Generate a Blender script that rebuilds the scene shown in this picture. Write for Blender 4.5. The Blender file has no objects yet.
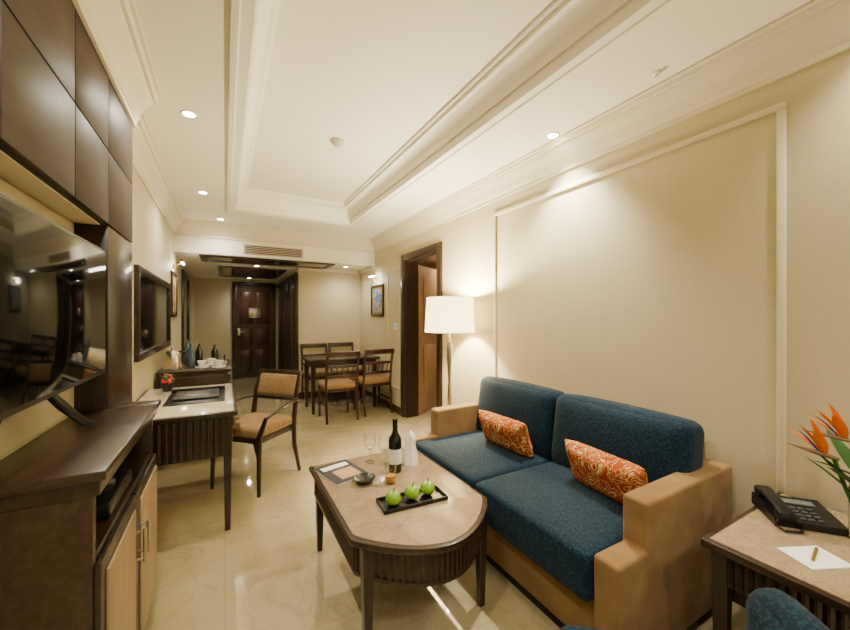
import bpy, bmesh, math, random
from mathutils import Vector, Matrix
random.seed(4)
PI=math.pi
SC=bpy.context.scene
# ---------------------------------------------------------------- materials
def newmat(name):
    m=bpy.data.materials.new(name); m.use_nodes=True
    nt=m.node_tree; b=nt.nodes['Principled BSDF']
    return m,nt,b
def mat(name,col,rough=.5,metal=0,spec=.5,emit=None,es=0,coat=0,trans=0,ior=1.45,sheen=0):
    m,nt,b=newmat(name)
    b.inputs['Base Color'].default_value=(*col,1)
    b.inputs['Roughness'].default_value=rough
    b.inputs['Metallic'].default_value=metal
    b.inputs['Specular IOR Level'].default_value=spec
    b.inputs['Coat Weight'].default_value=coat
    b.inputs['Coat Roughness'].default_value=.08
    b.inputs['Transmission Weight'].default_value=trans
    b.inputs['IOR'].default_value=ior
    b.inputs['Sheen Weight'].default_value=sheen
    if emit:
        b.inputs['Emission Color'].default_value=(*emit,1)
        b.inputs['Emission Strength'].default_value=es
    return m
def noisemat(name,c1,c2,scale=5,rough=.5,stretch=(1,1,1),detail=4,coat=0,bump=0,bscale=None,dist=0,lo=.35,hi=.65,spec=.5,sheen=0):
    m=mat(name,c1,rough,coat=coat,spec=spec,sheen=sheen)
    nt=m.node_tree; b=nt.nodes['Principled BSDF']
    tc=nt.nodes.new('ShaderNodeTexCoord'); mp=nt.nodes.new('ShaderNodeMapping')
    mp.inputs['Scale'].default_value=stretch
    nz=nt.nodes.new('ShaderNodeTexNoise'); nz.inputs['Scale'].default_value=scale
    nz.inputs['Detail'].default_value=detail; nz.inputs['Distortion'].default_value=dist
    cr=nt.nodes.new('ShaderNodeValToRGB')
    cr.color_ramp.elements[0].position=lo; cr.color_ramp.elements[0].color=(*c1,1)
    cr.color_ramp.elements[1].position=hi; cr.color_ramp.elements[1].color=(*c2,1)
    L=nt.links.new
    L(tc.outputs['Object'],mp.inputs['Vector']); L(mp.outputs['Vector'],nz.inputs['Vector'])
    L(nz.outputs['Fac'],cr.inputs['Fac']); L(cr.outputs['Color'],b.inputs['Base Color'])
    if bump:
        n2=nt.nodes.new('ShaderNodeTexNoise'); n2.inputs['Scale'].default_value=bscale or scale
        L(mp.outputs['Vector'],n2.inputs['Vector'])
        bp=nt.nodes.new('ShaderNodeBump'); bp.inputs['Strength'].default_value=bump
        bp.inputs['Distance'].default_value=.01
        L(n2.outputs['Fac'],bp.inputs['Height']); L(bp.outputs['Normal'],b.inputs['Normal'])
    return m
WALL=noisemat('wall_paint',(.535,.475,.305),(.555,.495,.32),scale=60,rough=.55,spec=.3)
CEIL=mat('ceiling_paint',(.84,.81,.69),.7,spec=.2)
TRIM=mat('cream_trim_paint',(.70,.64,.47),.5)
WOOD=noisemat('dark_walnut',(.012,.006,.003),(.028,.014,.007),scale=6,rough=.3,stretch=(8,8,.7),coat=.12)
WOODH=noisemat('walnut_horizontal',(.018,.009,.0042),(.038,.019,.009),scale=5,rough=.28,stretch=(10,.8,8),coat=.12)
PANEL=noisemat('dark_veneer_panel',(.024,.016,.010),(.040,.026,.016),scale=4,rough=.5,stretch=(6,1,6),coat=0,spec=.35)
RED=noisemat('mahogany',(.024,.008,.004),(.046,.015,.008),scale=5,rough=.3,stretch=(8,8,.8),coat=.12)
TAN=noisemat('tan_suede',(.18,.105,.04),(.23,.14,.056),scale=8,rough=.85,bump=.1,bscale=200,sheen=.05,spec=.2)
SEATF=noisemat('amber_seat_fabric',(.21,.125,.05),(.28,.175,.075),scale=40,rough=.75)
TANDOOR=noisemat('tan_door_veneer',(.25,.17,.085),(.32,.22,.12),scale=4,rough=.4,stretch=(4,4,1))
BLACK=mat('black_plastic',(.005,.005,.006),.3)
SCREEN=mat('tv_screen_glass',(.002,.002,.003),.06,spec=.2)
CHROME=mat('brushed_nickel',(.6,.56,.48),.25,metal=1)
WHITE=mat('white_porcelain',(.85,.83,.78),.3)
PAPER=mat('paper_white',(.85,.83,.76),.7)
GLASS=mat('clear_glass',(.95,.97,.96),.02,trans=1)
GREEN=noisemat('apple_green',(.14,.32,.01),(.26,.44,.025),scale=9,rough=.25,coat=.4)
LEAF=mat('leaf_green',(.03,.11,.02),.4)
ORANGE=mat('petal_orange',(.85,.22,.0),.6,spec=.2)
PURP=mat('petal_blue',(.03,.05,.4),.45)
REDF=mat('flower_red',(.65,.04,.02),.5)
WINE=mat('wine_bottle_glass',(.006,.01,.005),.08,coat=.4)
JUICE=mat('amber_drink',(.8,.35,.05),.2)
LIGHT=mat('downlight_lens',(1,.9,.7),.4,emit=(1,.92,.76),es=100)
MIRR=mat('smoked_mirror',(.07,.052,.035),.06,metal=1)
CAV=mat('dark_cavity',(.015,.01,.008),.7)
GOLD=mat('gilt_frame',(.3,.18,.06),.4,metal=.6)
def marble(name,base,base2,vein,scale,rough,tile=None,veinw=.03,veinf=.55,ior=1.45,spec=.5,coat=0):
    m,nt,b=newmat(name); L=nt.links.new
    tc=nt.nodes.new('ShaderNodeTexCoord')
    n1=nt.nodes.new('ShaderNodeTexNoise'); n1.inputs['Scale'].default_value=scale; n1.inputs['Detail'].default_value=8; n1.inputs['Distortion'].default_value=1.2
    L(tc.outputs['Object'],n1.inputs['Vector'])
    c1=nt.nodes.new('ShaderNodeValToRGB')
    c1.color_ramp.elements[0].position=.3;c1.color_ramp.elements[0].color=(*base,1)
    c1.color_ramp.elements[1].position=.7;c1.color_ramp.elements[1].color=(*base2,1)
    L(n1.outputs['Fac'],c1.inputs['Fac'])
    n2=nt.nodes.new('ShaderNodeTexNoise'); n2.inputs['Scale'].default_value=scale*1.6; n2.inputs['Detail'].default_value=10; n2.inputs['Distortion'].default_value=2.2
    L(tc.outputs['Object'],n2.inputs['Vector'])
    c2=nt.nodes.new('ShaderNodeValToRGB'); e=c2.color_ramp.elements
    e[0].position=.5-veinw; e[0].color=(0,0,0,1); e[1].position=.5+veinw; e[1].color=(0,0,0,1)
    k=e.new(.5); k.color=(1,1,1,1)
    L(n2.outputs['Fac'],c2.inputs['Fac'])
    mx=nt.nodes.new('ShaderNodeMix'); mx.data_type='RGBA'
    sc=nt.nodes.new('ShaderNodeMath'); sc.operation='MULTIPLY'; sc.inputs[1].default_value=veinf
    L(c2.outputs['Color'],sc.inputs[0]); L(sc.outputs[0],mx.inputs['Factor'])
    L(c1.outputs['Color'],mx.inputs['A']); mx.inputs['B'].default_value=(*vein,1)
    out=mx.outputs['Result']
    if tile:
        br=nt.nodes.new('ShaderNodeTexBrick'); br.offset=0; br.squash=1
        br.inputs['Scale'].default_value=1; br.inputs['Mortar Size'].default_value=.0018
        br.inputs['Brick Width'].default_value=tile; br.inputs['Row Height'].default_value=tile
        br.inputs['Color1'].default_value=(1,1,1,1); br.inputs['Color2'].default_value=(.97,.97,.97,1); br.inputs['Mortar'].default_value=(.8,.76,.66,1)
        L(tc.outputs['Object'],br.inputs['Vector'])
        m2=nt.nodes.new('ShaderNodeMix'); m2.data_type='RGBA'; m2.blend_type='MULTIPLY'; m2.inputs['Factor'].default_value=1
        L(out,m2.inputs['A']); L(br.outputs['Color'],m2.inputs['B']); out=m2.outputs['Result']
    L(out,b.inputs['Base Color']); b.inputs['Roughness'].default_value=rough
    b.inputs['IOR'].default_value=ior; b.inputs['Specular IOR Level'].default_value=spec
    b.inputs['Coat Weight'].default_value=coat; b.inputs['Coat Roughness'].default_value=.03
    return m
FLOORM=marble('cream_marble_floor',(.40,.33,.18),(.51,.44,.265),(.28,.215,.12),1.6,.045,tile=.8,veinf=.35,ior=1.7,spec=.85,coat=.8)
STONE=marble('beige_marble_top',(.26,.185,.10),(.34,.255,.15),(.16,.10,.055),9,.12)
STONEL=marble('light_marble_desktop',(.55,.48,.34),(.62,.55,.4),(.4,.33,.22),5,.12)
def dotfabric(name,c1,c2,scale,rough=.85,sheen=.05):
    m,nt,b=newmat(name); L=nt.links.new
    tc=nt.nodes.new('ShaderNodeTexCoord'); v=nt.nodes.new('ShaderNodeTexVoronoi')
    v.inputs['Scale'].default_value=scale; L(tc.outputs['Object'],v.inputs['Vector'])
    cr=nt.nodes.new('ShaderNodeValToRGB'); cr.color_ramp.elements[0].position=.25; cr.color_ramp.elements[1].position=.6
    cr.color_ramp.elements[0].color=(*c1,1); cr.color_ramp.elements[1].color=(*c2,1)
    L(v.outputs['Distance'],cr.inputs['Fac']); L(cr.outputs['Color'],b.inputs['Base Color'])
    bp=nt.nodes.new('ShaderNodeBump'); bp.inputs['Strength'].default_value=.35; bp.inputs['Distance'].default_value=.004
    L(v.outputs['Distance'],bp.inputs['Height']); L(bp.outputs['Normal'],b.inputs['Normal'])
    b.inputs['Roughness'].default_value=rough; b.inputs['Sheen Weight'].default_value=sheen; b.inputs['Specular IOR Level'].default_value=.2
    return m
BLUE=dotfabric('teal_blue_fabric',(.003,.030,.058),(.001,.010,.022),85)
def swirl(name):
    m,nt,b=newmat(name); L=nt.links.new
    tc=nt.nodes.new('ShaderNodeTexCoord'); n=nt.nodes.new('ShaderNodeTexNoise')
    n.inputs['Scale'].default_value=9; n.inputs['Detail'].default_value=0; n.inputs['Distortion'].default_value=3
    L(tc.outputs['Object'],n.inputs['Vector'])
    cr=nt.nodes.new('ShaderNodeValToRGB'); e=cr.color_ramp.elements; cr.color_ramp.interpolation='CONSTANT'
    R=(.30,.045,.002,1); C=(.55,.38,.15,1)
    e[0].position=0;e[0].color=R; e[1].position=.40; e[1].color=C
    for p,c in ((.445,R),(.54,C),(.575,R),(.68,C)):
        k=e.new(p); k.color=c
    L(n.outputs['Fac'],cr.inputs['Fac']); L(cr.outputs['Color'],b.inputs['Base Color']); b.inputs['Roughness'].default_value=.8; b.inputs['Specular IOR Level'].default_value=.2
    return m
SWIRL=swirl('orange_swirl_fabric')
def shade_mat():
    m,nt,b=newmat('lampshade_fabric')
    b.inputs['Base Color'].default_value=(.9,.8,.55,1); b.inputs['Roughness'].default_value=.8
    b.inputs['Emission Color'].default_value=(1,.72,.32,1); b.inputs['Emission Strength'].default_value=6
    return m
SHADE=shade_mat()
# ---------------------------------------------------------------- builder
class B:
    def __init__(s,name): s.name=name; s.bm=bmesh.new(); s.mats=[]
    def mi(s,m):
        if m not in s.mats: s.mats.append(m)
        return s.mats.index(m)
    def add(s,bm,m,M=None):
        if M is not None: bmesh.ops.transform(bm,matrix=M,verts=bm.verts)
        bmesh.ops.recalc_face_normals(bm,faces=bm.faces)
        i=s.mi(m); mp={}
        for v in bm.verts: mp[v]=s.bm.verts.new(v.co)
        for f in bm.faces:
            try:
                nf=s.bm.faces.new([mp[v] for v in f.verts]); nf.material_index=i; nf.smooth=True
            except ValueError: pass
        bm.free(); return s
    def box(s,x0,x1,y0,y1,z0,z1,m,bev=0,M=None,seg=2):
        bm=bmesh.new(); bmesh.ops.create_cube(bm,size=1)
        for v in bm.verts:
            v.co=Vector((x0+(v.co.x+.5)*(x1-x0),y0+(v.co.y+.5)*(y1-y0),z0+(v.co.z+.5)*(z1-z0)))
        if bev: bmesh.ops.bevel(bm,geom=list(bm.edges),offset=bev,segments=seg,affect='EDGES',profile=.5)
        return s.add(bm,m,M)
    def prism(s,pts,z0,z1,m,bev=0,M=None):
        bm=bmesh.new(); vs=[bm.verts.new((p[0],p[1],z0)) for p in pts]
        f=bm.faces.new(vs); r=bmesh.ops.extrude_face_region(bm,geom=[f])
        for v in r['geom']:
            if isinstance(v,bmesh.types.BMVert): v.co.z=z1
        if bev:
            es=[e for e in bm.edges if abs(e.verts[0].co.z-e.verts[1].co.z)<1e-6]
            bmesh.ops.bevel(bm,geom=es,offset=bev,segments=2,affect='EDGES',profile=.5)
        return s.add(bm,m,M)
    def extr(s,pts,vec,m,M=None):
        bm=bmesh.new(); vec=Vector(vec)
        a=[bm.verts.new(p) for p in pts]; b=[bm.verts.new(Vector(p)+vec) for p in pts]
        n=len(pts)
        bm.faces.new(a); bm.faces.new(b[::-1])
        for i in range(n): bm.faces.new([a[i],b[i],b[(i+1)%n],a[(i+1)%n]])
        return s.add(bm,m,M)
    def taper(s,x,y,z0,z1,w0,w1,m,dx=0,dy=0,M=None,bev=.003):
        bm=bmesh.new(); bmesh.ops.create_cube(bm,size=1)
        for v in bm.verts:
            t=v.co.z+.5; w=w0+(w1-w0)*t
            v.co=Vector((x+dx*(1-t)+v.co.x*w,y+dy*(1-t)+v.co.y*w,z0+t*(z1-z0)))
        if bev: bmesh.ops.bevel(bm,geom=list(bm.edges),offset=bev,segments=1,affect='EDGES')
        return s.add(bm,m,M)
    def lathe(s,prof,m,x=0,y=0,seg=24,M=None,caps=True):
        bm=bmesh.new(); rings=[]
        for r,z in prof:
            rings.append([bm.verts.new((x+r*math.cos(2*PI*i/seg),y+r*math.sin(2*PI*i/seg),z)) for i in range(seg)])
        for a,b in zip(rings,rings[1:]):
            for i in range(seg): bm.faces.new([a[i],a[(i+1)%seg],b[(i+1)%seg],b[i]])
        if caps:
            bm.faces.new(rings[0][::-1]); bm.faces.new(rings[-1])
        return s.add(bm,m,M)
    def tube(s,pts,r,m,seg=10,M=None,flat=1.0):
        pts=[Vector(p) for p in pts]; bm=bmesh.new(); rings=[]
        n=len(pts)
        for i,p in enumerate(pts):
            t=(pts[min(i+1,n-1)]-pts[max(i-1,0)]).normalized()
            up=Vector((0,0,1)) if abs(t.z)<.95 else Vector((0,1,0))
            a=t.cross(up).normalized(); b=a.cross(t).normalized()
            rr=r[i] if isinstance(r,(list,tuple)) else r
            rings.append([bm.verts.new(p+a*rr*math.cos(2*PI*k/seg)+b*rr*flat*math.sin(2*PI*k/seg)) for k in range(seg)])
        for a,b in zip(rings,rings[1:]):
            for k in range(seg): bm.faces.new([a[k],a[(k+1)%seg],b[(k+1)%seg],b[k]])
        bm.faces.new(rings[0][::-1]); bm.faces.new(rings[-1])
        return s.add(bm,m,M)
    def cush(s,cx,cy,cz,sx,sy,sz,r,bulge,m,M=None,n=12):
        bm=bmesh.new(); bmesh.ops.create_cube(bm,size=2)
        bmesh.ops.subdivide_edges(bm,edges=list(bm.edges),cuts=n,use_grid_fill=True)
        h=Vector((sx/2,sy/2,sz/2)); 
        for v in bm.verts:
            c=v.co.copy(); u=[c.x,c.y,c.z]
            u=[math.sin(k*PI/2) if abs(k)<.999 else k for k in u]
            p=Vector((u[0]*h.x,u[1]*h.y,u[2]*h.z))
            q=Vector([max(-h[i]+r,min(h[i]-r,p[i])) for i in range(3)])
            d=p-q
            if d.length>1e-9: p=q+d.normalized()*r
            for ax in range(3):
                o=[k for k in range(3) if k!=ax]
                if abs(c[ax])>.999:
                    bl=bulge[ax] if isinstance(bulge,(tuple,list)) else bulge
                    p[ax]+=math.copysign(bl*(1-u[o[0]]**2)*(1-u[o[1]]**2),c[ax])
            v.co=p+Vector((cx,cy,cz))
        return s.add(bm,m,M)
    def pillow(s,w,h,t,m,M=None,n=20):
        bm=bmesh.new(); g={}
        for sd in (1,-1):
            for i in range(n+1):
                for j in range(n+1):
                    u=-1+2*i/n; v=-1+2*j/n
                    if sd==-1 and (i in(0,n) or j in(0,n)): g[(sd,i,j)]=g[(1,i,j)]; continue
                    k=((1-u**4)*(1-v**4))**.5
                    pin=1-.06*(1-abs(v)**2) ; pin2=1-.08*(1-abs(u)**2)
                    g[(sd,i,j)]=bm.verts.new((u*w/2*pin,sd*t/2*k,v*h/2*pin2))
        for sd in(1,-1):
            for i in range(n):
                for j in range(n):
                    bm.faces.new([g[(sd,i,j)],g[(sd,i+1,j)],g[(sd,i+1,j+1)],g[(sd,i,j+1)]])
        return s.add(bm,m,M)
    def sphere(s,c,r,m,scale=(1,1,1),M=None,u=20,v=14):
        bm=bmesh.new(); bmesh.ops.create_uvsphere(bm,u_segments=u,v_segments=v,radius=r)
        for w in bm.verts: w.co=Vector((w.co.x*scale[0],w.co.y*scale[1],w.co.z*scale[2]))+Vector(c)
        return s.add(bm,m,M)
    def ring(s,x0,x1,y0,y1,prof,m):
        bm=bmesh.new(); R=[]
        for o,z in prof:
            R.append([bm.verts.new(p) for p in ((x0+o,y0+o,z),(x1-o,y0+o,z),(x1-o,y1-o,z),(x0+o,y1-o,z))])
        for a,b in zip(R,R[1:]):
            for i in range(4): bm.faces.new([a[i],a[(i+1)%4],b[(i+1)%4],b[i]])
        i=s.mi(m); mp={}
        for v in bm.verts: mp[v]=s.bm.verts.new(v.co)
        for f in bm.faces:
            nf=s.bm.faces.new([mp[v] for v in f.verts]); nf.material_index=i
        bm.free(); return s
    def done(s,loc=(0,0,0),rz=0,ang=35):
        me=bpy.data.meshes.new(s.name); s.bm.to_mesh(me); s.bm.free()
        for m in s.mats: me.materials.append(m)
        me.set_sharp_from_angle(angle=math.radians(ang))
        o=bpy.data.objects.new(s.name,me); SC.collection.objects.link(o)
        o.location=loc; o.rotation_euler=(0,0,rz); return o
T=Matrix.Translation
def RX(a): return Matrix.Rotation(a,4,'X')
def RY(a): return Matrix.Rotation(a,4,'Y')
def RZ(a): return Matrix.Rotation(a,4,'Z')

# ---------------------------------------------------------------- room constants
XL=-.56; XP=-.44; XR=2.12; YN=-1.6; YB=6.22; YE=8.94; ZS=2.58; ZT=2.80; ZL=2.18; YF=5.5
B('floor').box(-.8,4.6,YN-.2,9.3,-.1,0,FLOORM).done()
B('wall_left').box(XL-.15,XL,YN,YE+.15,0,3,WALL).done()
B('wall_near').box(XL-.15,XR+.15,YN-.15,YN,0,3,WALL).done()
D0,D1,DH=3.50,4.36,2.10
w=B('wall_right')
w.box(XR,XR+.16,YN,D0,0,3,WALL).box(XR,XR+.16,D1,YB+.15,0,3,WALL).box(XR,XR+.16,D0,D1,DH,3,WALL); w.done()
w=B('wall_dining_back'); w.box(1.06,XR,YB,YB+.15,0,ZL+.3,WALL); w.done()
w=B('wall_hall_right'); w.box(1.07,1.2,YB+.15,YE,0,ZL+.3,WALL); w.done()
w=B('wall_entry'); w.box(XL,1.2,YE,YE+.15,0,ZL+.3,WALL); w.done()
w=B('wall_bathroom')
BT=noisemat('tan_stone_wall',(.4,.26,.13),(.5,.34,.18),scale=4,rough=.3,dist=1)
w.box(XR+.16,4.2,6.0,6.1,0,2.4,BT).box(4.1,4.2,2.4,6.0,0,2.4,BT).box(XR+.16,4.2,2.3,2.4,0,2.4,BT); w.done()
B('ceiling_bathroom').box(XR+.16,4.2,2.3,6.1,2.4,2.5,CEIL).done()
tx0,tx1,ty0,ty1=.10,1.44,-1.2,4.62
c=B('ceiling')
c.box(XL,tx0,YN,YF,ZS,ZS+.3,CEIL).box(tx1,XR,YN,YF,ZS,ZS+.3,CEIL)
c.box(tx0,tx1,YN,ty0,ZS,ZS+.3,CEIL).box(tx0,tx1,ty1,YF,ZS,ZS+.3,CEIL)
c.box(tx0,tx1,ty0,ty1,ZT,ZT+.1,CEIL)
c.done()
B('ceiling_hall').box(XL,XR,YF,YB,ZL,ZL+.7,CEIL).box(XL,1.06,YB,YE,ZL,ZL+.3,CEIL).done()
t=B('trim_tray')
t.ring(tx0,tx1,ty0,ty1,[(.001,ZS-.012),(.004,ZS-.012),(.004,ZS+.05),(.02,ZS+.05),(.02,ZS+.07),(.035,ZS+.10),(.06,ZS+.135),(.085,ZS+.165),(.10,ZS+.17),(.10,ZS+.19),(.12,ZS+.2),(.12,ZT)],CEIL)
t.ring(tx0-.08,tx1+.08,ty0-.08,ty1+.08,[(0,ZS+.001),(0,ZS-.015),(.02,ZS-.02),(.03,ZS-.02),(.035,ZS-.012),(.0815,ZS-.012)],CEIL)
t.done()
def prof(sx,x,z):
    P=[(0,-.19),(.014,-.19),(.014,-.165),(.022,-.155),(.03,-.12),(.055,-.075),(.085,-.05),(.09,-.035),(.105,-.035),(.115,-.015),(.13,-.012),(.13,0),(0,0)]
    return [(x+sx*a,z+b) for a,b in P]
t=B('trim_cornice_right'); t.extr([(a,YN,b) for a,b in prof(-1,XR,ZS)],(0,YF-YN,0),TRIM); t.done()
t=B('trim_cornice_left')
t.extr([(a,YN,b) for a,b in prof(1,XP,ZS)],(0,2.5-YN,0),TRIM)
t.extr([(a,2.5,b) for a,b in prof(1,XL,ZS)],(0,YF-2.5,0),TRIM); t.done()
t=B('trim_cornice_back'); t.extr([(XL,YF-(a),b) for a,b in prof(1,0,ZS)],(XR-XL,0,0),TRIM); t.done()
t=B('trim_dining'); 
for (x0,x1,y0,y1) in ((1.06,XR,YB-.03,YB),(XR-.03,XR,YF,YB)): t.box(x0,x1,y0,y1,ZL-.06,ZL,TRIM,.004)
t.done()
g=B('air_vent_grille')
GF=mat('grille_frame',(.5,.45,.36),.5); GS=mat('grille_slat',(.07,.055,.035),.5)
g.box(.22,1.0,YF-.012,YF,ZL+.03,ZL+.165,GF,.003)
for i in range(5): g.box(.24,.98,YF-.016,YF-.010,ZL+.045+i*.023,ZL+.058+i*.023,GS)
g.done()
BB=mat('dark_baseboard',(.04,.022,.012),.3)
b=B('baseboard_right'); b.box(XR-.015,XR,YN,D0-.1,0,.1,BB,.003).box(XR-.015,XR,D1+.1,YB,0,.1,BB,.003).box(1.06,XR-.015,YB-.015,YB,0,.1,BB,.003); b.done()
b=B('baseboard_left'); b.box(XL,XL+.015,2.5,YE,0,.1,BB,.003).box(XL+.015,.1,YE-.015,YE,0,.1,BB,.003); b.done()
def frameY(b,y0,y1,z0,z1,x,sx,w=.03,d=.016,m=TRIM):
    X0,X1=(x-d,x) if sx<0 else (x,x+d)
    b.box(X0,X1,y0,y1,z1-w,z1,m,.005); b.box(X0,X1,y0,y1,z0,z0+w,m,.005)
    b.box(X0,X1,y0,y0+w,z0+w,z1-w,m,.005); b.box(X0,X1,y1-w,y1,z0+w,z1-w,m,.005)
t=B('trim_wall_panels')
frameY(t,.60,2.53,.35,2.28,XR,-1); frameY(t,4.52,4.95,.35,2.05,XR,-1,w=.02,d=.01)
t.done()
d=B('door_frame_bathroom')
for y0,y1 in ((D0-.09,D0+.0),(D1,D1+.09)):
    d.box(XR-.03,XR-.0,y0,y1,0,DH+.09,WOOD,.006)
d.box(XR-.03,XR,D0,D1,DH,DH+.09,WOOD,.006)
d.box(XR-.0,XR+.18,D0,D0+.03,0,DH,WOOD).box(XR,XR+.18,D1-.03,D1,0,DH,WOOD).box(XR,XR+.18,D0+.03,D1-.03,DH-.03,DH,WOOD)
d.done()
d=B('bathroom_vanity')
TW=noisemat('honey_wood',(.26,.14,.06),(.35,.2,.09),scale=4,rough=.35,stretch=(6,6,.7))
d.box(2.7,4.09,5.5,5.99,.0,.82,WOOD,.004).box(2.68,4.09,5.47,5.99,.82,.86,STONEL,.004)
d.box(2.75,3.9,5.96,5.99,1.1,1.95,MIRR,.003).box(2.72,3.93,5.975,5.995,1.07,1.98,TW,.004)
d.done()
d=B('door_bathroom'); M=T((XR+.2,D1-.02,0))@RZ(math.radians(33))
d.box(0,.8,0,.045,.01,2.06,TW,.004,M=M); d.box(.12,.68,-.01,0,.2,.95,TW,.004,M=M); d.box(.12,.68,-.01,0,1.1,1.9,TW,.004,M=M)
d.done()
d=B('door_entrance')
x0,x1=.14,1.02; YD=YE-.002
d.box(x0-.0,x0+.08,YD-.05,YD,0,2.12,WOOD,.005).box(x1-.08,x1,YD-.05,YD,0,2.12,WOOD,.005).box(x0+.08,x1-.08,YD-.05,YD,2.04,2.12,WOOD,.005)
d.box(x0+.08,x1-.08,YD-.03,YD,0.005,2.04,RED)
for z0,z1 in ((.15,.62),(.72,1.1),(1.2,1.9)):
    for a,b_ in ((x0+.14,(x0+x1)/2-.04),((x0+x1)/2+.04,x1-.14)):
        d.box(a,b_,YD-.042,YD-.03,z0,z1,RED,.006)
d.box(.46,.72,YD-.06,YD-.043,1.33,1.55,CHROME,.003)
d.box(x0+.1,x0+.16,YD-.07,YD-.03,.95,1.1,CHROME,.004).tube([(x0+.13,YD-.07,1.02),(x0+.24,YD-.08,1.02)],.01,CHROME)
d.done()
d=B('door_closet')
XC=1.058
d.box(1.02,XC,YB-.03,YB+.06,0,ZL-.12,WOOD,.004)
for k in range(3):
    y0=YB+.15+k*.75
    d.box(1.03,XC,y0,y0+.1,0,2.08,WOOD,.004); d.box(1.04,XC,y0+.1,y0+.72,.02,2.02,RED,.004)
    d.box(1.022,1.04,y0+.2,y0+.62,.2,1.85,RED,.006)
d.box(1.03,XC,YB+.1,YE-.1,2.02,2.1,WOOD,.004)
d.done()
d=B('mirror_hall')
d.box(XL,XL+.03,6.35,6.45,.1,2.05,WOOD,.004).box(XL,XL+.03,7.3,7.4,.1,2.05,WOOD,.004).box(XL,XL+.03,6.45,7.3,1.96,2.05,WOOD,.004).box(XL,XL+.03,6.45,7.3,.1,.19,WOOD,.004)
d.box(XL,XL+.01,6.45,7.3,.19,1.96,MIRR); d.done()
for nm,(x0,x1,y0,y1) in (('ceiling_panel_dining',(-.3,1.5,5.58,6.15)),('ceiling_panel_hall',(-.1,.95,6.7,8.3))):
    d=B(nm)
    d.box(x0,x1,y0,y0+.07,ZL-.022,ZL,WOOD,.004).box(x0,x1,y1-.07,y1,ZL-.022,ZL,WOOD,.004)
    d.box(x0,x0+.07,y0+.07,y1-.07,ZL-.022,ZL,WOOD,.004).box(x1-.07,x1,y0+.07,y1-.07,ZL-.022,ZL,WOOD,.004)
    d.box(x0+.07,x1-.07,y0+.07,y1-.07,ZL-.012,ZL,mat('bronze_mirror_'+nm[14:],(.3,.22,.14),.12,metal=1)); d.done()
# ------------------------------------------------ left built-in
c=B('overhead_wall_cabinet')
seams=[-1.6,-1.13,-.67,-.21,.25,.71,1.17,1.63,2.03,2.49]
for y0,y1 in zip(seams,seams[1:]):
    for z0,z1 in ((1.75,2.07),(2.07,2.39)):
        c.box(XP-.02,XP,y0+.003,y1-.003,z0+.003,z1-.003,PANEL,.002)
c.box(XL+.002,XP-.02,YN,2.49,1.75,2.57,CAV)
c.box(XL+.002,XP-.03,YN,2.03,1.745,1.75,TRIM)
c.done()
c=B('trim_wood_pilaster'); c.box(XL+.002,XP-.002,2.03,2.49,0,1.745,WOOD,.003); c.done()
c=B('wall_niche_lining')
NB=mat('niche_cream_laminate',(.60,.53,.38),.35)
c.box(XL+.001,XL+.008,YN,2.03,.96,1.2,NB,.001).box(XL+.001,XL+.008,YN,2.03,1.205,1.45,NB,.001).box(XL+.001,XL+.008,YN,2.03,1.455,1.74,NB,.001); c.done()
t=B('television')
TX=-.43
t.box(TX-.035,TX,.98,1.935,1.12,1.625,BLACK,.006)
t.box(TX-.002,TX+.002,.992,1.923,1.137,1.613,SCREEN,.0005)
t.box(TX-.055,TX-.035,1.2,1.7,1.2,1.55,BLACK,.005)
for yy,sg in ((1.45,1),(1.22,-1)):
    t.tube([(TX-.03,yy,1.14),(TX-.02,yy+sg*.1,1.07),(TX-.0,yy+sg*.22,.985),(TX+.01,yy+sg*.28,.963)],[.011,.015,.012,.008],BLACK)
t.done()
c=B('media_console')
cy0,cy1,cx0,cx1=1.22,2.03,XL+.012,-.285
cyE=2.13
c.box(cx0,cx1+.015,cy0-.0,2.03,.925,.952,WOODH,.006).box(XP,cx1+.015,2.032,cyE+.012,.925,.952,WOODH,.004)
c.box(cx0,cx1,cy0+.012,2.028,.885,.925,WOOD,.004).box(XP,cx1,2.02,cyE,.886,.9255,WOOD,.004)
c.box(cx0,cx1-.015,cy0+.015,cy0+.045,0,.885,WOODH,.002).box(XP,cx1-.015,cyE-.03,cyE-.003,0,.885,WOOD,.002)
c.box(cx0,cx0+.02,cy0+.045,cy1-.01,0,.885,WOOD)
for z0,z1 in ((.70,.725),(.06,.1)):
    c.box(cx0+.02,cx1-.015,cy0+.045,2.028,z0,z1,WOOD); c.box(XP,cx1-.015,2.028,cyE-.03,z0,z1,WOOD)
c.box(XP,cx1-.04,cy0+.045,cyE-.03,0,.06,CAV)
c.box(XP,XP+.01,2.03,cyE-.03,.06,.885,WOOD)
ym=(cy0+cyE)/2
for a,b_ in ((cy0+.02,ym-.002),(ym+.002,cyE-.008)):
    c.box(cx1-.015,cx1,a,b_,.07,.70,WOOD,.003)
    c.box(cx1-.0,cx1+.008,a+.045,b_-.045,.11,.66,TANDOOR,.003)
c.tube([(cx1+.03,ym-.03,.46),(cx1+.03,ym-.03,.58)],.006,CHROME).tube([(cx1+.03,ym+.03,.46),(cx1+.03,ym+.03,.58)],.006,CHROME)
for yy in (ym-.03,ym+.03):
    for zz in (.47,.57): c.tube([(cx1,yy,zz),(cx1+.03,yy,zz)],.004,CHROME)
c.done()
c=B('set_top_box'); c.box(-.47,-.31,1.45,1.75,.726,.775,BLACK,.008); c.lathe([(.05,.775),(.05,.79),(.03,.81),(.01,.815)],BLACK,-.38,1.6); c.done()
m=B('wall_mirror')
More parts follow.
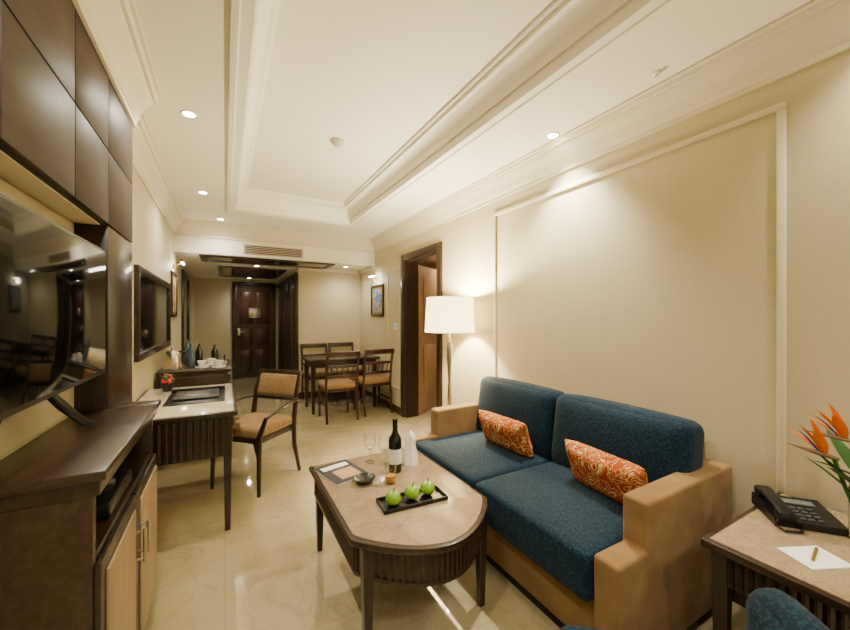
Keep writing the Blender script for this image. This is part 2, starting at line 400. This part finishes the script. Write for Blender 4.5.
m.box(XL,XL+.03,3.2,4.92,1.66,1.72,WOOD,.004).box(XL,XL+.03,3.2,4.92,1.03,1.09,WOOD,.004).box(XL,XL+.03,3.2,3.26,1.09,1.66,WOOD,.004).box(XL,XL+.03,4.86,4.92,1.09,1.66,WOOD,.004)
m.box(XL,XL+.012,3.26,4.86,1.09,1.66,MIRR); m.done()
def picture(name,x,y0,y1,z0,z1,sx,c1,c2):
    p=B(name)
    A=noisemat(name+'_art',c1,c2,scale=9,rough=.6,detail=3,dist=1.5,lo=.45,hi=.55)
    X=lambda a,b:(x+a,x+b) if sx>0 else (x-b,x-a)
    a,b=X(0,.022); f=.035
    p.box(a,b,y0,y1,z1-f,z1,WOOD,.004).box(a,b,y0,y1,z0,z0+f,WOOD,.004).box(a,b,y0,y0+f,z0+f,z1-f,WOOD,.004).box(a,b,y1-f,y1,z0+f,z1-f,WOOD,.004)
    a,b=X(0,.010); p.box(a,b,y0+f,y1-f,z0+f,z1-f,GOLD)
    a,b=X(.008,.013); p.box(a,b,y0+f+.03,y1-f-.03,z0+f+.03,z1-f-.03,A)
    return p.done()
picture('picture_frame',XR,5.1,5.62,1.36,1.86,-1,(.05,.2,.4),(.5,.33,.12))
picture('picture_frame',XL,5.15,5.65,1.35,1.9,1,(.3,.12,.05),(.6,.45,.25))
def piclight(x,y,z,sx):
    p=B('picture_light'); p.box(min(x,x+sx*.02),max(x,x+sx*.02),y-.04,y+.04,z-.03,z+.03,GOLD,.004)
    p.tube([(x+sx*.02,y,z),(x+sx*.1,y,z+.06)],.006,GOLD); p.tube([(x+sx*.1,y-.12,z+.06),(x+sx*.1,y+.12,z+.06)],.02,GOLD)
    p.tube([(x+sx*.1,y-.1,z+.042),(x+sx*.1,y+.1,z+.042)],.012,LIGHT); p.done()
piclight(XR,5.36,1.95,-1); piclight(XL,5.4,1.98,1)
s=B('light_switch'); s.box(XR-.008,XR,4.62,4.72,1.17,1.26,WHITE,.003).box(XR-.012,XR-.008,4.65,4.69,1.19,1.24,mat('switch_led',(.02,.1,.5),.4,emit=(.05,.2,1),es=1),.001); s.done()
# ------------------------------------------------ sofa
s=B('sofa')
sx0,sx1,sy0,sy1=1.21,2.09,.775,2.42; aw=.105
s.box(sx0+.03,sx1,sy0+.02,sy1-.02,.06,.27,TAN,.01)
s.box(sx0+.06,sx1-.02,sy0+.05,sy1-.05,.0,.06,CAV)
def arm(y0,y1):
    P=[(sx0,.05),(sx0,.46),(sx0+.18,.46),(sx0+.18,.645),(sx1,.655),(sx1,.05)]
    bm=bmesh.new()
    a=[bm.verts.new((x,y0,z)) for x,z in P]; f=bm.faces.new(a)
    r=bmesh.ops.extrude_face_region(bm,geom=[f])
    for v in r['geom']:
        if isinstance(v,bmesh.types.BMVert): v.co.y=y1
    bmesh.ops.recalc_face_normals(bm,faces=bm.faces)
    bmesh.ops.bevel(bm,geom=list(bm.edges),offset=.016,segments=4,affect='EDGES',profile=.5)
    s.add(bm,TAN)
arm(sy0,sy0+aw); arm(sy1-aw,sy1)
s.box(1.95,sx1,sy0+aw,sy1-aw,.2,.74,TAN,.02)
ym=(sy0+sy1)/2; L_=(sy1-sy0-2*aw)/2
for k in (0,1):
    yc=sy0+aw+L_*(k+.5)
    s.cush(sx0+.375,yc,.355,.80,L_-.006,.20,.035,(.0,.0,.02),BLUE)
    Lb=L_+.05; yb=ym+(k-.5)*Lb
    Mb=T((1.88,yb,.645))@RY(math.radians(8))
    s.cush(0,0,0,.20,Lb-.006,.44,.06,(.03,0,.01),BLUE,M=Mb)
s.done()
def pil(y,z,x,rz=0,w=.46,h=.235):
    p=B('throw_pillow'); p.pillow(w,h,.13,SWIRL); o=p.done(loc=(x,y,z)); 
    o.rotation_euler=(math.radians(-20),0,math.radians(90)+rz); return o
pil(1.86,.575,1.645,.05,w=.44); pil(1.12,.575,1.645,-.08)
# ------------------------------------------------ coffee table
c=B('coffee_table')
def outline(x0,x1,yf,yn,bow,inset=0,n=28):
    x0+=inset;x1-=inset;yf-=inset
    pts=[(x0,yf)]
    for i in range(n+1):
        t=i/n; x=x0+(x1-x0)*t
        y=yn+inset-bow*(math.sin(PI*t)**.85)
        pts.append((x,y))
    pts.append((x1,yf)); return pts
tX0,tX1,tYF,tYN,bow,tz=.43,1.11,2.17,1.38,.22,.48
c.prism(outline(tX0,tX1,tYF,tYN,bow),tz-.03,tz-.004,WOODH,.004)
c.prism(outline(tX0,tX1,tYF,tYN,bow,.018),tz-.006,tz,STONE,.001)
ap=outline(tX0,tX1,tYF,tYN,bow,.03)
c.prism(ap,tz-.16,tz-.03,WOOD)
c.prism(outline(tX0,tX1,tYF,tYN,bow,.022),tz-.165,tz-.15,WOOD)
n=len(ap)
for i in range(n):
    p=Vector((*ap[i],0)); q=Vector((*ap[(i+1)%n],0)); Ls=(q-p).length
    k=max(1,round(Ls/.026))
    for j in range(k):
        m_=p.lerp(q,(j+.5)/k)
        c.tube([(m_.x,m_.y,tz-.15),(m_.x,m_.y,tz-.032)],.0095,WOODH,seg=6)
for x,y in ((tX0+.05,tYF-.05),(tX1-.05,tYF-.05),(tX0+.06,tYN-.03),(tX1-.06,tYN-.03)):
    c.taper(x,y,0,tz-.03,.028,.05,WOOD)
c.done()
TZ=tz
tr=B('black_serving_tray'); M=T((.775,1.52,TZ))@RZ(math.radians(-4))
tr.box(-.16,.16,-.065,.065,0,.008,BLACK,.003,M=M)
for a in ((-.16,.16,-.065,-.057),(-.16,.16,.057,.065),(-.16,-.152,-.057,.057),(.152,.16,-.057,.057)): tr.box(*a,.006,.018,BLACK,.002,M=M)
tr.done()
def apple(x,y,z,r=.036):
    a=B('green_apple')
    P=[]
    for i in range(13):
        th=PI*i/12; rr=r*math.sin(th)*(1+.08*math.cos(th)); zz=-r*.92*math.cos(th)
        if i>9: zz-= (i-9)**2*.0011
        P.append((max(rr,.001),zz+r*.92))
    a.lathe(P,GREEN,seg=20); a.tube([(0,0,r*1.5),(.003,0,r*1.85),(.008,0,r*2.15)],.002,WOOD,seg=6)
    a.done(loc=(x,y,z))
for dx,dy in ((-.10,-.012),(.0,.0),(.085,.012)):
    v=M@Vector((dx,dy,.0082)); apple(v.x,v.y,v.z)
wb=B('wine_bottle'); wb.lathe([(.034,0),(.037,.004),(.037,.17),(.034,.19),(.018,.215),(.0145,.23),(.0145,.28),(.016,.281),(.016,.295),(.013,.296)],WINE)
wb.lathe([(.0375,.05),(.0376,.052),(.0376,.13),(.0375,.132)],PAPER,caps=False); wb.done(loc=(.84,1.86,TZ))
# folded standing napkin: pleated cone
nk=B('table_napkin')
bm=bmesh.new(); seg=28; rings=[]
for r,z,am in ((.05,0,.1),(.046,.03,.12),(.036,.08,.16),(.026,.12,.2),(.03,.155,.3),(.02,.17,.35)):
    rings.append([bm.verts.new((r*(1+am*math.cos(7*2*PI*i/seg))*math.cos(2*PI*i/seg),r*(1+am*math.cos(7*2*PI*i/seg))*math.sin(2*PI*i/seg),z+(am*.05*math.sin(2*2*PI*i/seg) if z>.1 else 0))) for i in range(seg)])
for a_,b_ in zip(rings,rings[1:]):
    for i in range(seg): bm.faces.new([a_[i],a_[(i+1)%seg],b_[(i+1)%seg],b_[i]])
bm.faces.new(rings[0][::-1]); bm.faces.new(rings[-1]); nk.add(bm,PAPER)
nk.done(loc=(.965,1.92,TZ))
def goblet(x,y):
    g=B('wine_glass'); g.lathe([(.03,0),(.03,.003),(.004,.008),(.004,.07),(.02,.085),(.033,.11),(.034,.14),(.029,.17),(.028,.17),(.033,.14),(.031,.112),(.018,.088),(.001,.08)],GLASS,seg=20,caps=False)
    g.done(loc=(x,y,TZ))
goblet(.82,1.97); goblet(.76,2.05)
tb=B('juice_glass'); tb.lathe([(.026,0),(.03,.1),(.0285,.1),(.0255,.008),(.001,.006)],GLASS,caps=False); tb.lathe([(.024,.008),(.026,.04),(.001,.0405)],JUICE,seg=20); tb.done(loc=(.76,1.74,TZ))
mg=B('magazine'); M=T((.57,1.99,TZ))@RZ(.25)
mg.box(-.10,.10,-.13,.13,0,.006,PAPER,.001,M=M); mg.box(-.10,.10,-.13,.13,.0061,.009,mat('magazine_cover',(.04,.04,.05),.3),.0005,M=M); mg.box(-.05,.07,-.1,.02,.0091,.0098,mat('cover_photo',(.5,.3,.15),.4),M=M)
mg.box(-.08,.08,.05,.1,.0091,.0098,PAPER,M=M); mg.done()
bw=B('black_bowl'); bw.lathe([(.025,0),(.04,.008),(.06,.028),(.056,.028),(.035,.012),(.001,.008)],BLACK,seg=24,caps=False); bw.done(loc=(.64,1.81,TZ))
# ------------------------------------------------ end table
e=B('end_table')
ex0,ex1,ey0,ey1,ez=1.42,2.09,-.05,.62,.60
e.box(ex0,ex1,ey0,ey1,ez-.03,ez-.004,WOODH,.004).box(ex0+.02,ex1-.02,ey0+.02,ey1-.02,ez-.006,ez,STONE,.001)
e.box(ex0+.03,ex1-.03,ey0+.03,ey1-.03,ez-.14,ez-.03,WOOD,.002)
yy=ey0+.07
while yy<ey1-.07: e.tube([(ex0+.03,yy,ez-.135),(ex0+.03,yy,ez-.032)],.009,WOODH,seg=6); yy+=.025
for x in (ex0+.045,ex1-.045):
    for y in (ey0+.045,ey1-.045): e.taper(x,y,0,ez-.03,.03,.048,WOOD)
e.box(ex0+.04,ex1-.04,ey0+.04,ey1-.04,.16,.18,WOOD,.002)
e.done()
p=B('desk_telephone'); M=T((1.86,.50,ez))@RZ(math.radians(-50))
S=RX(math.radians(7))
p.extr([(-.10,-.085,0),(-.10,.085,0),(-.10,.085,.045),(-.10,-.085,.024)],(.2,0,0),BLACK,M=M)
p.box(-.09,-.045,-.09,.09,.052,.07,BLACK,.008,M=M@S)
p.box(-.095,-.04,-.095,-.05,.034,.068,BLACK,.010,M=M@S).box(-.095,-.04,.05,.095,.034,.068,BLACK,.010,M=M@S)
KEY=mat('phone_keys',(.05,.05,.055),.5); SCR=mat('phone_lcd',(.12,.14,.13),.2)
for i in range(3):
    for j in range(4): p.box(-.02+i*.025,-.004+i*.025,-.065+j*.022,-.053+j*.022,.033,.039,KEY,.001,M=M@S)
p.box(-.02,.07,.035,.065,.033,.038,SCR,.001,M=M@S)
p.tube([(-.09,-.09,.03),(-.11,-.11,.012),(-.09,-.13,.006),(-.04,-.12,.006),(-.02,-.085,.01)],.004,BLACK,M=M)
p.done()
n_=B('notepad'); M=T((1.60,.39,ez))@RZ(math.radians(-25)); n_.box(-.07,.07,-.05,.05,0,.006,PAPER,.001,M=M); n_.tube([(-.03,-.02,.0105),(.045,.03,.0105)],.0045,GOLD,M=M); n_.done()
v=B('flower_vase'); v.lathe([(.035,0),(.04,.01),(.04,.16),(.036,.2),(.034,.2),(.038,.16),(.037,.012),(.001,.01)],GLASS,caps=False)
def petal(b,o,d,L,w,m,curve=.1):
    o=Vector(o); d=Vector(d).normalized(); side=d.cross(Vector((0,0,1))).normalized(); up=side.cross(d).normalized()
    bm=bmesh.new(); rows=[]; n=8
    for i in range(n+1):
        t=i/n; wd=w*math.sin(PI*min(1,t*.92+.08))**.8; c_=o+d*L*t+up*curve*L*math.sin(PI*t*.5)
        rows.append([bm.verts.new(c_-side*wd+up*wd*.3),bm.verts.new(c_),bm.verts.new(c_+side*wd+up*wd*.3)])
    for a,bb in zip(rows,rows[1:]):
        for j in (0,1): bm.faces.new([a[j],a[j+1],bb[j+1],bb[j]])
    b.add(bm,m)
SPA=mat('spathe',(.20,.12,.06),.5)
def bop(v,base,head,dirv):
    b=v; base=Vector(base);head=Vector(head)
    b.tube([base,base.lerp(head,.5)+Vector((0,.01,.02)),head],.006,LEAF,seg=8)
    d=Vector(dirv).normalized()
    b.tube([head-d*.01,head+d*.06+Vector((0,0,.005)),head+d*.15+Vector((0,0,.01))],[.010,.011,.001],SPA,seg=8,flat=.7)
    for a,u,L in ((.5,1.3,.11),(.0,1.7,.13),(-.4,1.0,.11),(.7,.6,.11),(.2,.9,.12)):
        petal(b,head+d*.03,d*.9+Vector((a*.6,a,u)),L,.018,ORANGE)
    petal(b,head+d*.04,d*1+Vector((0,0,.7)),.11,.008,PURP)
bop(v,(0,0,.02),(-.02,.02,.33),(-.75,.66,.15)); bop(v,(.01,0,.02),(-.06,.06,.27),(-.8,.6,.25)); bop(v,(.01,.01,.02),(.0,-.05,.40),(-.3,-.9,.1))
petal(v,(0,0,.15),(-.5,.5,.9),.2,.025,LEAF,-.1); petal(v,(0,0,.15),(.3,-.5,.9),.26,.03,LEAF,.1); petal(v,(0,0,.2),(-.7,.5,.25),.17,.018,LEAF,.1); petal(v,(0,0,.12),(-.3,.6,.5),.2,.022,LEAF,.1); petal(v,(0,0,.16),(-.7,.3,.5),.18,.025,LEAF,.0); petal(v,(0,0,.18),(.2,.5,.8),.2,.03,LEAF,.0)
v.done(loc=(1.87,.335,ez))
# ------------------------------------------------ blue armchair (foreground)
a=B('armchair')
a.cush(0,.0,.345,.56,.60,.15,.05,(.01,.01,.02),BLUE)
a.box(-.27,.27,-.28,.26,.17,.275,TAN,.015)
a.cush(0,-.265,.405,.58,.13,.40,.06,(.0,.015,.025),BLUE)
for x in (-.24,.24):
    for y in (-.25,.22): a.taper(x,y,0,.18,.03,.045,WOOD)
fd=Vector((-.76,.65)).normalized(); rt=Vector((fd.y,-fd.x))
cc=Vector((.90,.79))-rt*.28-fd*.30
a.done(loc=(cc.x,cc.y,0),rz=math.atan2(fd.y,fd.x)-PI/2)
# ------------------------------------------------ floor lamp
l=B('floor_lamp')
lx,ly=1.83,2.82
l.lathe([(.14,0),(.14,.012),(.13,.02),(.02,.03),(.012,.04),(.012,.5)],CHROME,lx,ly)
l.lathe([(.012,.5),(.02,.52),(.022,.6),(.014,.75),(.026,.95),(.03,1.05),(.02,1.12),(.012,1.16),(.012,1.2)],CHROME,lx,ly)
l.tube([(lx,ly,1.2),(lx,ly,1.52)],.005,CHROME)
l.lathe([(.232,1.21),(.215,1.53),(.212,1.53),(.229,1.21)],SHADE,lx,ly,seg=40,caps=False)
for k in range(3):
    an=k*2*PI/3; l.tube([(lx,ly,1.5),(lx+.214*math.cos(an),ly+.214*math.sin(an),1.5)],.003,CHROME,seg=6)
l.sphere((lx,ly,1.36),.03,LIGHT); l.done()
# ------------------------------------------------ chairs
def dining_chair(x,y,rz):
    c=B('dining_chair')
    w=.44;d=.42
    for sx_ in (-1,1):
        c.taper(sx_*(w/2-.025),d/2-.03,0,.43,.026,.038,RED)
        c.tube([(sx_*(w/2-.02),-d/2-.05,0),(sx_*(w/2-.02),-d/2+.0,.25),(sx_*(w/2-.02),-d/2+.01,.45),(sx_*(w/2-.02),-d/2-.03,.7),(sx_*(w/2-.02),-d/2-.08,.9)],.018,RED,seg=8)
    c.box(-w/2+.02,w/2-.02,-d/2+.02,d/2-.02,.38,.43,RED,.004)
    c.cush(0,0,.455,w-.01,d-.01,.07,.025,(0,0,.012),SEATF)
    c.box(-w/2,w/2,-.015,.015,0,.07,RED,.008,M=T((0,-d/2-.07,.84))@RX(.2))
    c.box(-w/2+.02,w/2-.02,-.01,.01,0,.035,RED,.005,M=T((0,-d/2-.035,.7))@RX(.2))
    c.box(-w/2+.02,w/2-.02,-.01,.01,0,.04,RED,.005,M=T((0,-d/2-.005,.56))@RX(.1))
    for k in range(5): c.tube([(-.14+.07*k,-d/2-.0,.59),(-.14+.07*k,-d/2-.045,.71)],.008,RED,seg=6)
    for sx_ in (-1,1): c.box(sx_*(w/2-.035)-.012,sx_*(w/2-.035)+.012,-d/2,d/2-.03,.18,.21,RED,.003)
    c.done(loc=(x,y,0),rz=rz)
dining_chair(1.32,4.80,0); dining_chair(1.85,4.92,0.04)
dining_chair(1.30,5.88,PI); dining_chair(1.76,5.88,PI)
t=B('dining_table')
t.box(1.0,2.04,5.05,5.66,.72,.755,WOOD,.006).box(1.05,1.99,5.10,5.61,.64,.72,WOOD,.003)
for x in (1.07,1.97):
    for y in (5.12,5.59): t.taper(x,y,0,.66,.04,.06,WOOD)
t.done()
c=B('desk_armchair')
w=.47;d=.46
for s_ in (-1,1):
    c.tube([(s_*(w/2-.01),d/2-.01,0),(s_*(w/2-.015),d/2-.02,.3),(s_*(w/2-.015),d/2-.02,.44),(s_*(w/2-.005),d/2-.08,.57)],[.014,.018,.021,.016],WOOD,seg=8)
    c.tube([(s_*(w/2-.02),-d/2-.05,0),(s_*(w/2-.02),-d/2+.02,.25),(s_*(w/2-.02),-d/2+.03,.45),(s_*(w/2-.02),-d/2-.01,.7),(s_*(w/2-.03),-d/2-.07,.86)],[.015,.019,.021,.019,.016],WOOD,seg=8)
    pts=[]
    for i in range(9):
        t_=i/8; pts.append((s_*(w/2-.01+.045*math.sin(PI*t_)),-d/2+.0+(d-.08)*t_,.64-.075*t_**2+.01*math.sin(PI*t_)))
    c.tube(pts,.017,WOOD,seg=8,flat=.8)
    c.box(s_*(w/2-.03)-.012,s_*(w/2-.03)+.012,-d/2+.03,d/2-.03,.385,.435,WOOD,.003)
c.box(-w/2+.03,w/2-.03,d/2-.045,d/2-.02,.385,.435,WOOD,.003).box(-w/2+.03,w/2-.03,-d/2+.02,-d/2+.045,.385,.435,WOOD,.003)
c.cush(0,.01,.46,w-.03,d-.04,.085,.035,(0,0,.018),SEATF)
c.cush(0,0,0,w-.07,.045,.19,.02,(0,.012,0),SEATF,M=T((0,-d/2-.035,.745))@RX(.27))
c.box(-w/2+.02,w/2-.02,-.014,.014,0,.035,WOOD,.008,M=T((0,-d/2-.06,.84))@RX(.27))
c.box(-w/2+.03,w/2-.03,-.012,.012,0,.03,WOOD,.006,M=T((0,-d/2-.0,.62))@RX(.27))
fd=Vector((-.72,-.69)); c.done(loc=(.225,3.28,0),rz=math.atan2(fd.y,fd.x)-PI/2)
# ------------------------------------------------ desk
d=B('writing_desk')
dx0,dx1,dy0,dy1,dz=XL+.005,.07,2.56,3.66,.76
d.box(dx0,dx1,dy0,dy1,dz-.03,dz-.004,WOODH,.004).box(dx0+.02,dx1-.02,dy0+.02,dy1-.02,dz-.006,dz,STONEL,.001)
d.box(dx0+.02,dx1-.03,dy0+.03,dy0+.06,dz-.28,dz-.03,WOOD,.002)
d.box(dx0+.02,dx1-.03,dy1-.06,dy1-.03,dz-.28,dz-.03,WOOD,.002)
d.box(dx1-.06,dx1-.03,dy0+.06,dy1-.06,dz-.12,dz-.03,WOOD,.002)
x=dx0+.06
while x<dx1-.06: d.box(x,x+.022,dy0+.018,dy0+.03,dz-.27,dz-.04,WOODH,.004); x+=.036
y=dy0+.08
while y<dy1-.07: d.box(dx1-.03,dx1-.02,y,y+.022,dz-.115,dz-.04,WOODH,.004); y+=.036
for x in (dx0+.05,dx1-.055):
    for y in (dy0+.05,dy1-.055): d.taper(x,y,0,dz-.03,.032,.055,WOOD)
d.done()
q=B('desk_blotter'); q.box(-.36,-.0,2.9,3.38,dz,dz+.006,BLACK,.002).box(-.32,-.04,3.0,3.32,dz+.006,dz+.022,mat('leather_folder',(.02,.018,.016),.35),.004)
q.box(-.36,-.0,3.36,3.38,dz+.006,dz+.03,BLACK,.003).box(-.25,-.1,3.05,3.25,dz+.022,dz+.026,mat('folder_inset',(.10,.09,.08),.3),.001); q.done()
q=B('flower_pot'); q.lathe([(.03,0),(.045,.05),(.04,.07),(.001,.065)],BLACK,seg=16)
for k in range(16):
    a_=k*2.4; rr=.045*(k%4)/3; q.sphere((rr*math.cos(a_),rr*math.sin(a_),.1+.02*math.sin(k*1.7)),.018,REDF if k%3 else LEAF,u=8,v=6)
for k in range(6): petal(q,(0,0,.06),(math.cos(k),math.sin(k),1),.1,.014,LEAF)
q.done(loc=(-.40,3.5,dz))
q=B('red_folder'); q.box(-.5,-.4,2.85,3.1,dz,dz+.012,mat('red_leather',(.3,.03,.02),.4),.002); q.done()
d=B('minibar_cabinet')
d.box(XL+.016,.05,3.98,4.86,.82,.85,WOODH,.004); d.box(XL+.016,.02,4.0,4.84,.08,.82,WOOD,.003); d.box(XL+.03,.0,4.04,4.8,0,.08,CAV)
for a_,b_ in ((4.02,4.41),(4.43,4.82)): d.box(.02,.032,a_,b_,.12,.79,WOODH,.005)
d.box(XL+.05,-.0,3.985,4.0,.12,.79,WOODH,.005)
for yy in (4.38,4.46): d.tube([(.05,yy,.45),(.05,yy,.58)],.006,CHROME,seg=6).tube([(.03,yy,.46),(.05,yy,.46)],.004,CHROME,seg=6).tube([(.03,yy,.57),(.05,yy,.57)],.004,CHROME,seg=6)
d.done()
k=B('electric_kettle'); k.lathe([(.07,0),(.075,.02),(.065,.12),(.05,.17),(.045,.18),(.015,.19),(.015,.205),(.005,.21)],CHROME); k.tube([(.05,0,.17),(.11,0,.16),(.12,0,.1),(.07,0,.05)],.01,BLACK); k.done(loc=(-.43,4.12,.85),rz=.6)
for x,y in ((-.2,4.2),(-.05,4.15),(-.13,4.38)):
    k=B('tea_cup'); k.lathe([(.06,0),(.062,.006),(.02,.008),(.024,.012),(.04,.05),(.042,.065),(.039,.065),(.036,.05),(.001,.015)],WHITE,caps=False,seg=18); k.tube([(.038,0,.055),(.06,0,.05),(.06,0,.03),(.034,0,.025)],.004,WHITE,seg=6); k.done(loc=(x,y,.85))
BG=mat('bottle_blue_glass',(.1,.16,.2),.1,trans=.4)
for x,y,h in ((-.3,4.3,.24),(-.24,4.48,.22),(-.35,4.6,.26),(-.1,4.6,.2)):
    k=B('water_bottle'); k.lathe([(.032,0),(.034,.01),(.034,h*.6),(.013,h*.85),(.013,h*.95),(.001,h)],BG if h>.23 else WINE); k.done(loc=(x,y,.85))
k=B('condiment_box'); k.box(-.52,-.42,4.3,4.5,.85,.94,WOODH,.004).box(-.51,-.43,4.31,4.49,.94,.955,PAPER,.003); k.done()
k=B('drinking_glass'); k.lathe([(.028,0),(.034,.1),(.032,.1),(.026,.01),(.001,.008)],GLASS,caps=False); k.done(loc=(-.03,4.4,.85))
# ------------------------------------------------ ceiling fittings + lights
WARM=(1,.89,.71)
def down(x,y,z,power,angle=150,col=WARM,blend=1,rad=.035):
    b=B('recessed_downlight')
    b.lathe([(.042,-.004),(.044,0),(.036,.0),(.034,-.004)],WHITE,seg=24,caps=False)
    b.lathe([(.034,-.002),(.034,-.0005)],LIGHT,seg=24); b.done(loc=(x,y,z))
    L=bpy.data.lights.new('downlight_lamp','SPOT'); L.energy=power; L.color=col; L.spot_size=math.radians(angle); L.spot_blend=blend; L.shadow_soft_size=rad
    o=bpy.data.objects.new('downlight_lamp',L); SC.collection.objects.link(o); o.location=(x,y,z-.02)
for y in (-.9,.6,2.6): down(-.19,y,ZS,85)  # rearmost one is an unseen extra behind the camera, added for fill
down(-.19,4.17,ZS,75)
down(1.94,1.71,ZS,270,angle=95,blend=.9); down(1.94,.2,ZS,70,angle=110); down(1.94,-.9,ZS,70)  # last one sits unseen behind the camera, an added fill light
down(.75,-.9,ZT,150,rad=.08)  # added fill light on the tray ceiling, out of view; no known fitting here
down(1.75,5.85,ZL,34); down(.45,6.45,ZL,40); down(.45,8.5,ZL,42); down(-.05,5.2,ZS,42)
down(3.0,4.6,2.4,110); down(3.1,3.2,2.4,70)
def point(name,loc,p,r,col=WARM):
    L=bpy.data.lights.new(name,'POINT'); L.energy=p; L.color=col; L.shadow_soft_size=r
    o=bpy.data.objects.new(name,L); SC.collection.objects.link(o); o.location=loc
point('floor_lamp_bulb',(lx,ly,1.455),300,.05,(1,.83,.55))
point('picture_light_bulb',(XR-.12,5.36,1.93),4,.03); point('picture_light_bulb',(XL+.12,5.4,1.96),4,.03)
sd=B('smoke_detector'); sd.lathe([(.055,0),(.055,-.015),(.04,-.035),(.02,-.045),(.001,-.046)],mat('detector_plastic',(.5,.48,.42),.5),seg=24,caps=False); sd.done(loc=(.81,2.94,ZT))
sp=B('fire_sprinkler'); sp.lathe([(.022,0),(.022,-.005),(.008,-.008),(.006,-.022),(.014,-.024),(.014,-.027),(.001,-.028)],WHITE,seg=16,caps=False); sp.done(loc=(1.90,1.02,ZS))
wd=bpy.data.worlds.new('World'); SC.world=wd; wd.use_nodes=True
wd.node_tree.nodes['Background'].inputs[0].default_value=(.5,.42,.3,1); wd.node_tree.nodes['Background'].inputs[1].default_value=.2
cd=bpy.data.cameras.new('Camera'); cd.sensor_width=36; cd.lens=360*36/850; cd.shift_y=2/850; cd.clip_start=.02
co=bpy.data.objects.new('Camera',cd); SC.collection.objects.link(co)
co.location=(0,0,1.35); co.rotation_euler=(PI/2,0,-math.atan(200/360)); SC.camera=co
